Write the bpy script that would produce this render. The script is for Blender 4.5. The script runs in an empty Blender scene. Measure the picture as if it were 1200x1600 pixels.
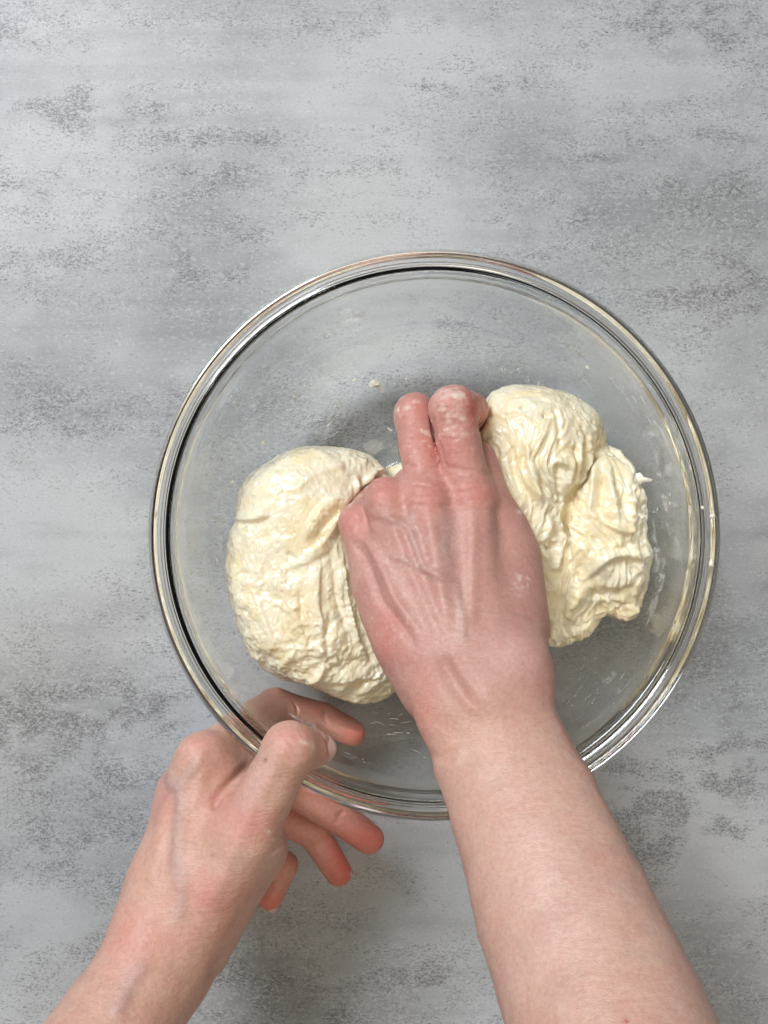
import bpy, math, random
import numpy as np
from mathutils import Vector, Matrix

random.seed(7)
sc = bpy.context.scene
COL = sc.collection

# ------------------------------------------------------------------ camera
CAM_Z = 615.0                 # mm above the table
FPX = 1702.0                  # focal length in pixels of the 1200 x 1600 frame
cam_d = bpy.data.cameras.new('camera')
cam_d.sensor_fit = 'VERTICAL'
cam_d.sensor_height = 24.0
cam_d.lens = 24.0 * FPX / 1600.0
cam_d.clip_start = 0.01
cam_d.clip_end = 20.0
cam = bpy.data.objects.new('camera', cam_d)
cam.location = (0, 0, CAM_Z / 1000)
COL.objects.link(cam)
sc.camera = cam

# ------------------------------------------------------------------ world, lamps, exposure
w = bpy.data.worlds.new('World')
sc.world = w
w.use_nodes = True
w.node_tree.nodes['Background'].inputs['Color'].default_value = (1.0, 0.95, 0.90, 1)
w.node_tree.nodes['Background'].inputs['Strength'].default_value = 0.11


def area(name, loc, target, size, power, color):
    l = bpy.data.lights.new(name, 'AREA')
    l.shape = 'RECTANGLE'
    l.size, l.size_y = size
    l.energy = power
    l.color = color
    o = bpy.data.objects.new(name, l)
    o.location = loc
    o.rotation_euler = (Vector(target) - Vector(loc)).to_track_quat('-Z', 'Y').to_euler()
    COL.objects.link(o)
    return o


area('window_light', (-0.80, 1.0, 1.55), (0.0, 0.0, 0.05), (0.85, 0.7), 45.0, (0.91, 0.96, 1.0))
area('room_lamp', (0.35, -0.55, 1.6), (0.0, -0.15, 0.05), (0.9, 0.9), 8.0, (1.0, 0.90, 0.70))
area('ceiling_bounce', (0.0, 0.4, 2.3), (0.0, 0.4, 0.0), (3.0, 3.0), 2.2, (1.0, 0.95, 0.89))

vs = sc.view_settings
vs.view_transform = 'Standard'
vs.look = 'None'
vs.exposure = -0.10
vs.gamma = 1.0
vs.use_curve_mapping = False
cy = sc.cycles
cy.use_denoising = True
cy.use_adaptive_sampling = True
cy.adaptive_threshold = 0.02
cy.max_bounces = 18
cy.transmission_bounces = 14
cy.glossy_bounces = 6
cy.diffuse_bounces = 5
cy.transparent_max_bounces = 16
cy.caustics_refractive = True
cy.caustics_reflective = True
cy.blur_glossy = 0.0
cy.sample_clamp_indirect = 20.0


# ------------------------------------------------------------------ helpers
def W(px, py, z):
    """a point of the place (mm): the frame position at height z above the table"""
    s = (CAM_Z - z) / FPX
    return np.array([(px - 600) * s, (800 - py) * s, z], float)


def to_px(v):
    s = FPX / (CAM_Z - v[:, 2])
    return np.stack([600 + v[:, 0] * s, 800 - v[:, 1] * s], 1)


def catmull(pts, n=8):
    p = np.asarray(pts, float)
    if len(p) < 3:
        t = np.linspace(0, 1, n + 1)[:, None]
        return p[0] * (1 - t) + p[-1] * t
    q = np.vstack([2 * p[0] - p[1], p, 2 * p[-1] - p[-2]])
    out = []
    for i in range(1, len(q) - 2):
        for t in np.linspace(0, 1, n, endpoint=False):
            a, b, c, d = q[i - 1], q[i], q[i + 1], q[i + 2]
            out.append(0.5 * (2 * b + (c - a) * t + (2 * a - 5 * b + 4 * c - d) * t * t + (3 * b - a - 3 * c + d) * t ** 3))
    out.append(p[-1])
    return np.array(out)


def _hash(ix, iy, iz, seed):
    h = (ix.astype(np.int64) * 374761393 + iy.astype(np.int64) * 668265263 + iz.astype(np.int64) * 2147483647 + seed * 1274126177)
    h = (h ^ (h >> 13)) * 1274126177
    h = h & 0xffffffff
    h = (h ^ (h >> 16)) & 0xffffff
    return h / float(0xffffff) * 2 - 1


def vnoise(p, seed=0):
    f = np.floor(p)
    t = p - f
    t = t * t * t * (t * (t * 6 - 15) + 10)
    i = f.astype(np.int64)
    r = 0
    for dx in (0, 1):
        wx = t[:, 0] if dx else 1 - t[:, 0]
        for dy in (0, 1):
            wy = t[:, 1] if dy else 1 - t[:, 1]
            for dz in (0, 1):
                wz = t[:, 2] if dz else 1 - t[:, 2]
                r = r + wx * wy * wz * _hash(i[:, 0] + dx, i[:, 1] + dy, i[:, 2] + dz, seed)
    return r


def fbm(p, octv=4, seed=0, gain=0.5):
    a, s, r = 1.0, 0.0, 0
    for o in range(octv):
        r = r + a * vnoise(p * 2 ** o + 17.3 * o, seed + o)
        s += a
        a *= gain
    return r / s


def sstep(a, b, x):
    t = np.clip((x - a) / (b - a), 0, 1)
    return t * t * (3 - 2 * t)


def smin(a, b, k):
    h = np.maximum(k - np.abs(a - b), 0) / k
    return np.minimum(a, b) - h * h * k * 0.25


class Field:
    """signed distance on a grid, in mm"""

    def __init__(self, lo, hi, h):
        self.h = h
        self.lo = np.array(lo, float)
        n = np.ceil((np.array(hi) - self.lo) / h).astype(int) + 1
        self.ax = [(self.lo[i] + h * np.arange(n[i])).astype(np.float32) for i in range(3)]
        self.D = np.full(tuple(n), 60.0, np.float32)

    def sl(self, lo, hi):
        s = []
        for i in range(3):
            a = max(0, int((lo[i] - self.lo[i]) / self.h))
            b = min(len(self.ax[i]), int((hi[i] - self.lo[i]) / self.h) + 2)
            if b <= a:
                return None
            s.append(slice(a, b))
        return tuple(s)

    def xyz(self, s):
        return (self.ax[0][s[0]][:, None, None], self.ax[1][s[1]][None, :, None], self.ax[2][s[2]][None, None, :])

    def add(self, prim):
        kind, a, b = prim[0], np.asarray(prim[1]), np.asarray(prim[2])
        if kind == 'c':
            ra, rb, k = prim[3:6]
            m = max(ra, rb) + 1.5 * k + 3
        else:
            w1, h1, w2, h2, side, k = prim[3:9]
            m = max(w1, h1, w2, h2) * 1.25 + 1.5 * k + 3
        s = self.sl(np.minimum(a, b) - m, np.maximum(a, b) + m)
        if s is None:
            return
        X, Y, Z = self.xyz(s)
        ba = b - a
        L2 = max(float(ba @ ba), 1e-6)
        px, py, pz = X - a[0], Y - a[1], Z - a[2]
        tr = (px * ba[0] + py * ba[1] + pz * ba[2]) / L2
        t = np.clip(tr, 0, 1)
        qx, qy, qz = px - ba[0] * t, py - ba[1] * t, pz - ba[2] * t
        if kind == 'c':
            d = np.sqrt(qx * qx + qy * qy + qz * qz) - (ra + (rb - ra) * t)
        else:
            ax = ba / math.sqrt(L2)
            u = np.asarray(side, float)
            u = u - ax * (u @ ax)
            u /= np.linalg.norm(u)
            v = np.cross(ax, u)
            cu = qx * u[0] + qy * u[1] + qz * u[2]
            cv = qx * v[0] + qy * v[1] + qz * v[2]
            cs = qx * ax[0] + qy * ax[1] + qz * ax[2]
            ww = w1 + (w2 - w1) * t
            hh = h1 + (h2 - h1) * t
            mm = np.minimum(ww, hh)
            d = (np.sqrt((cu / ww) ** 2 + (cv / hh) ** 2 + (cs / mm) ** 2) - 1) * mm
        self.D[s] = smin(self.D[s], d.astype(np.float32), k)

    def mesh(self, smooth=2):
        D = self.D
        ins = D < 0
        c = np.zeros(tuple(n - 1 for n in D.shape), np.uint8)
        offs = [(i, j, k) for i in (0, 1) for j in (0, 1) for k in (0, 1)]
        nx, ny, nz = c.shape
        for (i, j, k) in offs:
            c += ins[i:i + nx, j:j + ny, k:k + nz]
        act = (c > 0) & (c < 8)
        idx = np.argwhere(act)
        vid = np.full(c.shape, -1, np.int32)
        vid[act] = np.arange(len(idx))
        val = {o: D[idx[:, 0] + o[0], idx[:, 1] + o[1], idx[:, 2] + o[2]] for o in offs}
        acc = np.zeros((len(idx), 3))
        cnt = np.zeros(len(idx))
        for o in offs:
            for axn in range(3):
                if o[axn] == 0:
                    q = list(o)
                    q[axn] = 1
                    a, b = val[o], val[tuple(q)]
                    mk = (a < 0) != (b < 0)
                    t = np.where(mk, a / np.where(mk, a - b, 1), 0)
                    pos = np.tile(np.array(o, float), (len(idx), 1))
                    pos[:, axn] = t
                    acc[mk] += pos[mk]
                    cnt[mk] += 1
        V = self.lo + (idx + acc / cnt[:, None]) * self.h
        F = []
        for axn in range(3):
            o1, o2 = [(1, 2), (2, 0), (0, 1)][axn]
            s0 = [slice(None)] * 3
            s1 = [slice(None)] * 3
            s0[axn] = slice(0, -1)
            s1[axn] = slice(1, None)
            for m in (o1, o2):
                s0[m] = slice(1, -1)
                s1[m] = slice(1, -1)
            A, B = ins[tuple(s0)], ins[tuple(s1)]
            e = np.argwhere(A != B)
            base = e.copy()
            base[:, o1] += 1
            base[:, o2] += 1
            flip = A[e[:, 0], e[:, 1], e[:, 2]]
            quad = []
            for (da, db) in ((-1, -1), (0, -1), (0, 0), (-1, 0)):
                q = base.copy()
                q[:, o1] += da
                q[:, o2] += db
                quad.append(vid[q[:, 0], q[:, 1], q[:, 2]])
            quad = np.stack(quad, 1)
            quad[~flip] = quad[~flip][:, ::-1]
            F.append(quad)
        F = np.vstack(F)
        F = F[(F >= 0).all(1)]
        return V, F

    def sample(self, V):
        g = (V - self.lo) / self.h
        n = np.array(self.D.shape)
        g = np.clip(g, 0, n - 1.001)
        i = g.astype(int)
        t = g - i
        r = 0
        for dx in (0, 1):
            for dy in (0, 1):
                for dz in (0, 1):
                    wgt = (t[:, 0] if dx else 1 - t[:, 0]) * (t[:, 1] if dy else 1 - t[:, 1]) * (t[:, 2] if dz else 1 - t[:, 2])
                    r = r + wgt * self.D[i[:, 0] + dx, i[:, 1] + dy, i[:, 2] + dz]
        return r


def laplace(V, F, it, lam=0.5):
    n = len(V)
    e = np.vstack([F[:, [0, 1]], F[:, [1, 2]], F[:, [2, 3]], F[:, [3, 0]]])
    e = np.vstack([e, e[:, ::-1]])
    deg = np.bincount(e[:, 0], minlength=n).astype(float)
    for _ in range(it):
        m = np.stack([np.bincount(e[:, 0], V[e[:, 1], c], n) for c in range(3)], 1) / np.maximum(deg, 1)[:, None]
        V = V + lam * (m - V)
    return V


def vnormals(V, F):
    n = np.cross(V[F[:, 2]] - V[F[:, 0]], V[F[:, 3]] - V[F[:, 1]])
    out = np.stack([sum(np.bincount(F[:, k], n[:, c], len(V)) for k in range(4)) for c in range(3)], 1)
    return out / np.maximum(np.linalg.norm(out, axis=1), 1e-9)[:, None]


def seg_dist(P, line):
    """distance, signed side, and position along a polyline (in its own 2-D units)"""
    line = np.asarray(line, float)
    best = np.full(len(P), 1e9)
    sgn = np.zeros(len(P))
    along = np.zeros(len(P))
    m = len(line) - 1
    for i in range(m):
        a, b = line[i], line[i + 1]
        ba = b - a
        L = max(ba @ ba, 1e-9)
        pa = P - a
        t = np.clip(pa @ ba / L, 0, 1)
        q = pa - t[:, None] * ba
        d = np.hypot(q[:, 0], q[:, 1])
        k = d < best
        best[k] = d[k]
        cr = ba[0] * pa[:, 1] - ba[1] * pa[:, 0]
        sgn[k] = np.sign(cr[k])
        along[k] = (i + t[k]) / m
    return best, sgn, along


def make_mesh(name, V, F, mat, parent=None, cols=None, smooth=True, loc=None):
    """V in mm"""
    V = np.asarray(V, float) / 1000.0
    if loc is None:
        lo, hi = V.min(0), V.max(0)
        loc = np.array([(lo[0] + hi[0]) / 2, (lo[1] + hi[1]) / 2, lo[2]])
    V = V - loc
    me = bpy.data.meshes.new(name)
    if isinstance(F, np.ndarray):
        k = F.shape[1]
        me.vertices.add(len(V))
        me.vertices.foreach_set('co', V.astype(np.float32).ravel())
        me.loops.add(F.size)
        me.loops.foreach_set('vertex_index', F.astype(np.int32).ravel())
        me.polygons.add(len(F))
        me.polygons.foreach_set('loop_start', np.arange(0, F.size, k, dtype=np.int32))
        me.update(calc_edges=True)
        me.validate()
    else:
        me.from_pydata([tuple(v) for v in V], [], F)
        me.update()
    me.polygons.foreach_set('use_smooth', np.full(len(me.polygons), smooth))
    if cols is not None:
        at = me.color_attributes.new('col', 'FLOAT_COLOR', 'POINT')
        c = np.ones((len(V), 4), np.float32)
        c[:, :3] = cols
        at.data.foreach_set('color', c.ravel())
    me.materials.append(mat)
    o = bpy.data.objects.new(name, me)
    COL.objects.link(o)
    if parent is not None:
        o.parent = parent
        o.location = Vector(loc) - parent.location
    else:
        o.location = loc
    return o


def tag(o, label=None, cat=None, group=None, kind=None):
    if label:
        o['label'] = label
    if cat:
        o['category'] = cat
    if group:
        o['group'] = group
    if kind:
        o['kind'] = kind
    return o


# ------------------------------------------------------------------ materials
class NT:
    def __init__(self, name):
        self.m = bpy.data.materials.new(name)
        self.m.use_nodes = True
        self.t = self.m.node_tree
        self.b = self.t.nodes['Principled BSDF']
        self.out = self.t.nodes['Material Output']

    def n(self, typ, **kw):
        nd = self.t.nodes.new(typ)
        for k, v in kw.items():
            if hasattr(nd, k):
                setattr(nd, k, v)
            else:
                nd.inputs[k].default_value = v
        return nd

    def l(self, a, b):
        self.t.links.new(a, b)

    def ramp(self, src, stops):
        r = self.n('ShaderNodeValToRGB')
        e = r.color_ramp.elements
        while len(e) < len(stops):
            e.new(0.5)
        for el, (p, c) in zip(e, stops):
            el.position = p
            el.color = c if len(c) == 4 else (*c, 1)
        self.l(src, r.inputs['Fac'])
        return r.outputs['Color']

    def noise(self, vec, scale, detail=4, rough=0.55, dist=0.0):
        nd = self.n('ShaderNodeTexNoise')
        nd.inputs['Scale'].default_value = scale
        nd.inputs['Detail'].default_value = detail
        nd.inputs['Roughness'].default_value = rough
        nd.inputs['Distortion'].default_value = dist
        self.l(vec, nd.inputs['Vector'])
        return nd.outputs['Fac']

    def math(self, op, a, b=None, clamp=False):
        nd = self.n('ShaderNodeMath')
        nd.operation = op
        nd.use_clamp = clamp
        for i, x in enumerate((a, b)):
            if x is None:
                continue
            if isinstance(x, (int, float)):
                nd.inputs[i].default_value = x
            else:
                self.l(x, nd.inputs[i])
        return nd.outputs[0]

    def mix(self, fac, a, b, typ='MIX'):
        nd = self.n('ShaderNodeMix')
        nd.data_type = 'RGBA'
        nd.blend_type = typ
        for sock, x in ((nd.inputs[0], fac), (nd.inputs[6], a), (nd.inputs[7], b)):
            if isinstance(x, (int, float)):
                sock.default_value = x
            elif isinstance(x, tuple):
                sock.default_value = x if len(x) == 4 else (*x, 1)
            else:
                self.l(x, sock)
        return nd.outputs[2]

    def mapping(self, vec, scale=(1, 1, 1), loc=(0, 0, 0), rot=(0, 0, 0)):
        nd = self.n('ShaderNodeMapping')
        nd.inputs['Scale'].default_value = scale
        nd.inputs['Location'].default_value = loc
        nd.inputs['Rotation'].default_value = rot
        self.l(vec, nd.inputs['Vector'])
        return nd.outputs['Vector']

    def bump(self, h, strength, dist, normal=None):
        nd = self.n('ShaderNodeBump')
        nd.inputs['Strength'].default_value = strength
        nd.inputs['Distance'].default_value = dist
        self.l(h, nd.inputs['Height'])
        if normal is not None:
            self.l(normal, nd.inputs['Normal'])
        return nd.outputs['Normal']


def table_material():
    k = NT('concrete_look_laminate')
    tc = k.n('ShaderNodeTexCoord').outputs['Object']
    at = k.n('ShaderNodeVertexColor')
    at.layer_name = 'col'                          # red: worn patches, green: cloudiness, blue: warm or cool cast
    sp = k.n('ShaderNodeSeparateColor')
    k.l(at.outputs['Color'], sp.inputs[0])
    pat, cloud, cast = sp.outputs[0], sp.outputs[1], sp.outputs[2]
    fine = k.noise(k.mapping(tc, (400, 760, 1), rot=(0, 0, .1)), 1.0, 4, .7, .6)
    dots = k.noise(k.mapping(tc, (760, 1050, 1), loc=(3, 1, 0)), 1.0, 2, .6)
    f3 = k.math('MULTIPLY', k.math('SUBTRACT', fine, .5), 3.0)
    thr = k.math('ADD', f3, k.math('MULTIPLY', k.math('SUBTRACT', pat, .62), .50))
    fleck = k.ramp(thr, [(.0, (0, 0, 0)), (.30, (1, 1, 1))])
    d3 = k.math('MULTIPLY', k.math('SUBTRACT', dots, .5), 3.0)
    dthr = k.math('ADD', d3, k.math('MULTIPLY', k.math('SUBTRACT', pat, .60), .55))
    dot = k.ramp(dthr, [(.22, (0, 0, 0)), (.42, (1, 1, 1))])
    base = k.mix(cast, (.435, .447, .472), (.455, .452, .452))
    c = k.mix(1.0, base, k.ramp(cloud, [(0, (.64, .64, .64)), (1, (1.10, 1.10, 1.10))]), 'MULTIPLY')
    c = k.mix(k.math('MULTIPLY', fleck, .52), c, k.mix(cast, (.12, .125, .135), (.135, .125, .115)))
    c = k.mix(k.math('MULTIPLY', dot, .52), c, (.105, .10, .105))
    pale = k.ramp(k.math('ADD', k.noise(k.mapping(tc, (330, 520, 1), loc=(5, 8, 0)), 1.0, 4, .75, .6), k.math('MULTIPLY', pat, .06)), [(.54, (0, 0, 0)), (.63, (1, 1, 1))])
    c = k.mix(k.math('MULTIPLY', pale, .40), c, (.56, .565, .57))
    gl = k.ramp(dots, [(.3, (1.05, 1.05, 1.05)), (.62, (.95, .95, .95))])
    c = k.mix(1.0, c, gl, 'MULTIPLY')
    k.l(c, k.b.inputs['Base Color'])
    k.b.inputs['Roughness'].default_value = .5
    k.b.inputs['Specular IOR Level'].default_value = .3
    return k.m


def glass_material():
    k = NT('clear_glass')
    k.b.inputs['Base Color'].default_value = (.965, .982, .978, 1)
    k.b.inputs['Transmission Weight'].default_value = 1.0
    k.b.inputs['Roughness'].default_value = 0.0
    k.b.inputs['IOR'].default_value = 1.474
    return k.m


def skin_material():
    k = NT('skin')
    tc = k.n('ShaderNodeTexCoord').outputs['Object']
    at = k.n('ShaderNodeVertexColor')
    at.layer_name = 'col'
    m1 = k.noise(tc, 60, 4, .6)
    m2 = k.noise(tc, 520, 4, .65)
    c = k.mix(1.0, at.outputs['Color'], k.ramp(m1, [(.3, (.95, .90, .90)), (.7, (1.05, 1.07, 1.06))]), 'MULTIPLY')
    c = k.mix(1.0, c, k.ramp(m2, [(.3, (.90, .86, .86)), (.7, (1.06, 1.09, 1.09))]), 'MULTIPLY')
    k.l(c, k.b.inputs['Base Color'])
    k.b.inputs['Subsurface Weight'].default_value = .22
    k.b.inputs['Subsurface Radius'].default_value = (1.0, .36, .2)
    k.b.inputs['Subsurface Scale'].default_value = .0045
    k.b.inputs['Roughness'].default_value = .47
    k.b.inputs['Specular IOR Level'].default_value = .42
    cell = k.n('ShaderNodeTexVoronoi')
    cell.feature = 'DISTANCE_TO_EDGE'
    cell.inputs['Scale'].default_value = 1.0
    wv = k.mapping(tc, (620, 950, 800))
    k.l(wv, cell.inputs['Vector'])
    crs = k.ramp(cell.outputs['Distance'], [(0, (0, 0, 0)), (.22, (1, 1, 1))])
    wr = k.noise(k.mapping(tc, (130, 520, 300), rot=(0, 0, -.25)), 1.0, 3, .6, .4)
    h = k.math('ADD', k.math('MULTIPLY', crs, .14), k.math('MULTIPLY', wr, 1.0))
    k.l(k.bump(h, .5, .0007), k.b.inputs['Normal'])
    return k.m


def nail_material():
    k = NT('fingernail')
    k.b.inputs['Base Color'].default_value = (.70, .47, .42, 1)
    k.b.inputs['Roughness'].default_value = .28
    k.b.inputs['Subsurface Weight'].default_value = .2
    k.b.inputs['Subsurface Radius'].default_value = (1, .4, .3)
    k.b.inputs['Subsurface Scale'].default_value = .002
    return k.m


def dough_material(name='sticky_dough'):
    k = NT(name)
    tc = k.n('ShaderNodeTexCoord').outputs['Object']
    at = k.n('ShaderNodeVertexColor')
    at.layer_name = 'col'
    n1 = k.noise(tc, 90, 4, .6)
    c = k.mix(1.0, at.outputs['Color'], k.ramp(n1, [(.3, (.95, .94, .90)), (.7, (1.03, 1.03, 1.04))]), 'MULTIPLY')
    k.l(c, k.b.inputs['Base Color'])
    k.b.inputs['Subsurface Weight'].default_value = .3
    k.b.inputs['Subsurface Radius'].default_value = (1.0, .72, .36)
    k.b.inputs['Subsurface Scale'].default_value = .005
    k.b.inputs['Specular IOR Level'].default_value = .55
    rg = k.noise(tc, 130, 3, .6)
    mr = k.n('ShaderNodeMapRange')
    k.l(rg, mr.inputs['Value'])
    mr.inputs['From Min'].default_value = .35
    mr.inputs['From Max'].default_value = .65
    mr.inputs['To Min'].default_value = .14
    mr.inputs['To Max'].default_value = .38
    k.l(mr.outputs[0], k.b.inputs['Roughness'])
    b1 = k.noise(tc, 420, 4, .6, .5)
    b2 = k.noise(tc, 1500, 2, .6)
    rid = k.math('ABSOLUTE', k.math('SUBTRACT', k.noise(k.mapping(tc, (520, 190, 330), rot=(0, 0, .2)), 1.0, 3, .6, .8), .5))
    h = k.math('ADD', k.math('ADD', k.math('MULTIPLY', b1, 1.0), k.math('MULTIPLY', b2, .25)), k.math('MULTIPLY', rid, -1.6))
    k.l(k.bump(h, .30, .0009), k.b.inputs['Normal'])
    k.b.inputs['Coat Weight'].default_value = .4
    k.b.inputs['Coat Roughness'].default_value = .15
    return k.m


def film_material():
    k = NT('dried_dough_film')
    tc = k.n('ShaderNodeTexCoord').outputs['Object']
    k.b.inputs['Base Color'].default_value = (.80, .79, .74, 1)
    k.b.inputs['Roughness'].default_value = .5
    a = k.ramp(k.noise(tc, 700, 3, .6), [(.35, (.2, .2, .2)), (.7, (.8, .8, .8))])
    k.l(a, k.b.inputs['Alpha'])
    return k.m


M_TABLE = table_material()
M_GLASS = glass_material()
M_SKIN = skin_material()
M_NAIL = nail_material()
M_DOUGH = dough_material()
M_FILM = film_material()
M_CRUMB = dough_material('dry_dough_crumb')
M_CRUMB.node_tree.nodes['Principled BSDF'].inputs['Subsurface Weight'].default_value = 0.0

# ------------------------------------------------------------------ tabletop (the surface everything stands on)
# worn patches of the printed pattern: (frame x, y, half sizes, weight)
PATCHES = [(150, 180, 150, 45, .8), (330, 215, 110, 26, .8), (330, 280, 130, 28, .85), (60, 290, 120, 30, .55), (330, 400, 110, 60, .6),
           (90, 420, 120, 60, .3), (1080, 30, 150, 50, .7), (900, 255, 60, 45, .75), (1100, 215, 140, 16, .6), (1130, 290, 120, 40, .55),
           (1130, 480, 130, 90, .65), (1000, 340, 200, 30, .4), (640, 260, 200, 24, .4), (760, 130, 160, 14, .4), (600, 40, 250, 22, .35),
           (120, 1120, 180, 52, 1.25), (60, 1200, 90, 50, .5), (180, 1240, 90, 45, .4), (60, 1300, 90, 60, .4), (100, 640, 120, 50, .35),
           (1080, 1250, 180, 90, 1.8), (990, 1320, 120, 80, 1.4), (1150, 1180, 90, 50, 1.1), (1150, 1130, 80, 50, .6), (1170, 1450, 80, 60, .5), (1050, 1090, 60, 70, .5),
           (420, 1530, 130, 45, .7), (620, 1540, 160, 50, .55), (500, 1420, 110, 40, .45), (640, 490, 90, 13, .95), (450, 1600, 200, 40, .6),
           (120, 1500, 120, 60, .35), (720, 690, 200, 60, .3), (760, 1100, 160, 90, .3), (80, 60, 140, 26, .35), (850, 590, 120, 20, .4)]
T = 700.0
gx = np.concatenate([[-T, -500, -330], np.arange(-250, 250.1, 2.0), [330, 500, T]])
gy = np.concatenate([[-T, -500, -400], np.arange(-320, 320.1, 2.0), [400, 500, T]])
nx, ny = len(gx), len(gy)
V = np.stack([np.repeat(gx, ny), np.tile(gy, nx), np.zeros(nx * ny)], 1)
ii = (np.arange(nx - 1)[:, None] * ny + np.arange(ny - 1)[None, :]).ravel()
F = np.stack([ii, ii + ny, ii + ny + 1, ii + 1], 1)
P = to_px(V)
Pw = P + 46 * np.stack([fbm(V / 60.0, 3, 1), .6 * fbm(V / 45.0, 3, 2)], 1)
pat = np.zeros(len(V))
for (x, y, a, b, wt) in PATCHES:
    q = np.hypot((Pw[:, 0] - x) / (1.25 * a), (Pw[:, 1] - y) / (1.25 * b))
    pat = np.maximum(pat, wt * sstep(1.0, .1, q))
CLEAN = [(60, 850, 220, 230), (250, 560, 150, 80), (480, 130, 170, 80), (640, 70, 120, 60), (150, 1010, 170, 50), (1165, 850, 60, 220), (700, 1340, 60, 90), (60, 520, 100, 60),
         (480, 400, 80, 60), (1000, 120, 180, 40), (1170, 1340, 60, 60), (60, 1420, 130, 60)]
clean = np.zeros(len(V))
for (x, y, a, b) in CLEAN:
    clean = np.maximum(clean, sstep(1.0, .1, np.hypot((Pw[:, 0] - x) / (1.2 * a), (Pw[:, 1] - y) / (1.2 * b))))
rows = fbm(np.stack([V[:, 0] / 120, V[:, 1] / 6.0, V[:, 2]], 1), 3, 6)
big = fbm(np.stack([V[:, 0] / 150, V[:, 1] / 60, V[:, 2]], 1), 4, 8)
mid = fbm(np.stack([V[:, 0] / 22, V[:, 1] / 11, V[:, 2]], 1), 4, 9)
small = fbm(np.stack([V[:, 0] / 8, V[:, 1] / 5, V[:, 2]], 1), 3, 19)
pat = np.clip(.30 + pat * (.50 + .8 * mid + .6 * small) + .40 * np.maximum(rows, -.3) + .45 * big + .45 * mid + .30 * small - .38 * clean, 0, 1.1)
cloud = np.clip(.74 + .9 * fbm(V / 90.0, 4, 21) + .35 * mid + .35 * rows - .42 * pat + .12 * clean, 0, 1)
cast = np.clip(.5 + .9 * fbm(V / 130.0, 2, 15), 0, 1)
C = np.stack([pat, cloud, cast], 1)
tab = make_mesh('tabletop', V, F, M_TABLE, cols=C, smooth=False, loc=np.zeros(3))
tag(tab, 'light grey concrete-look tabletop with darker mottled streaks', 'tabletop', kind='structure')

# ------------------------------------------------------------------ glass bowl
RIM_C = W(677.5, 835.5, 111)[:2]
BEAD = [(126.5, 114.2), (127.1, 115.8), (128.3, 116.4), (129.6, 115.6), (130.4, 113.4), (130.5, 110.4), (130.3, 107.6), (129.4, 105.6), (127.8, 105.0), (126.6, 105.6)]
IN_PROF = [(0, 6.2), (25, 6.2), (42, 6.6), (62, 9), (82, 16.5), (97, 29), (107, 45), (112.3, 62), (115.2, 80), (116.5, 91), (117.0, 97), (117.4, 102), (118.0, 106),
           (119.2, 108.8), (120.8, 110.3), (122.4, 110.6), (123.2, 110.2), (123.9, 111.0), (124.7, 111.2), (125.4, 110.6), (126.0, 111.8)]
OUT_PROF = [(125.4, 106.4), (124.2, 105.6), (123.3, 103.6), (122.6, 100.4), (121.85, 96), (120.8, 89), (119.4, 79),
            (116.2, 61), (110.9, 43), (100.3, 26.3), (84.6, 13.2), (63.5, 5.3), (52, 2.6), (46, .7), (41, .6), (37, 2.2), (20, 2.4), (0, 2.4)]
IN_PROF, BEAD, OUT_PROF = [[(r * 1.01, z) for r, z in q] for q in (IN_PROF, BEAD, OUT_PROF)]
prof = catmull(IN_PROF + BEAD + OUT_PROF, 5)
prof[:, 0] = np.maximum(prof[:, 0], 0)
prof[0] = (0, 6.2)
prof[-1] = (0, 2.4)
r_in_tab = catmull(IN_PROF, 6)


def r_in(z):
    zz = np.maximum.accumulate(r_in_tab[:, 1] + np.arange(len(r_in_tab)) * 1e-4)
    return np.interp(z, zz, r_in_tab[:, 0])


def z_in(r):
    return np.interp(r, r_in_tab[:, 0], r_in_tab[:, 1])


NS = 288
V = [(RIM_C[0], RIM_C[1], prof[0][1])]
for (r, z) in prof[1:-1]:
    for i in range(NS):
        a = 2 * math.pi * i / NS
        V.append((RIM_C[0] + r * math.cos(a), RIM_C[1] + r * math.sin(a), z))
V.append((RIM_C[0], RIM_C[1], prof[-1][1]))
F = []
m = len(prof) - 2
for i in range(NS):
    F.append((0, 1 + i, 1 + (i + 1) % NS))
for j in range(m - 1):
    for i in range(NS):
        a, b = 1 + j * NS + i, 1 + j * NS + (i + 1) % NS
        F.append((a, a + NS, b + NS, b))
last = len(V) - 1
for i in range(NS):
    F.append((last, 1 + (m - 1) * NS + (i + 1) % NS, 1 + (m - 1) * NS + i))
bowl = make_mesh('mixing_bowl', V, F, M_GLASS)
tag(bowl, 'large round clear glass mixing bowl with thick rolled rim holding dough', 'bowl')
del V, F


# ------------------------------------------------------------------ arms
def cone(p, q, ra, rb, k=4.0):
    return ('c', W(*p), W(*q), ra, rb, k)


def etube(p, q, w1, h1, w2, h2, side=(1, 0, 0), k=6.0):
    return ('e', W(*p), W(*q), w1, h1, w2, h2, side, k)


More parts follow.
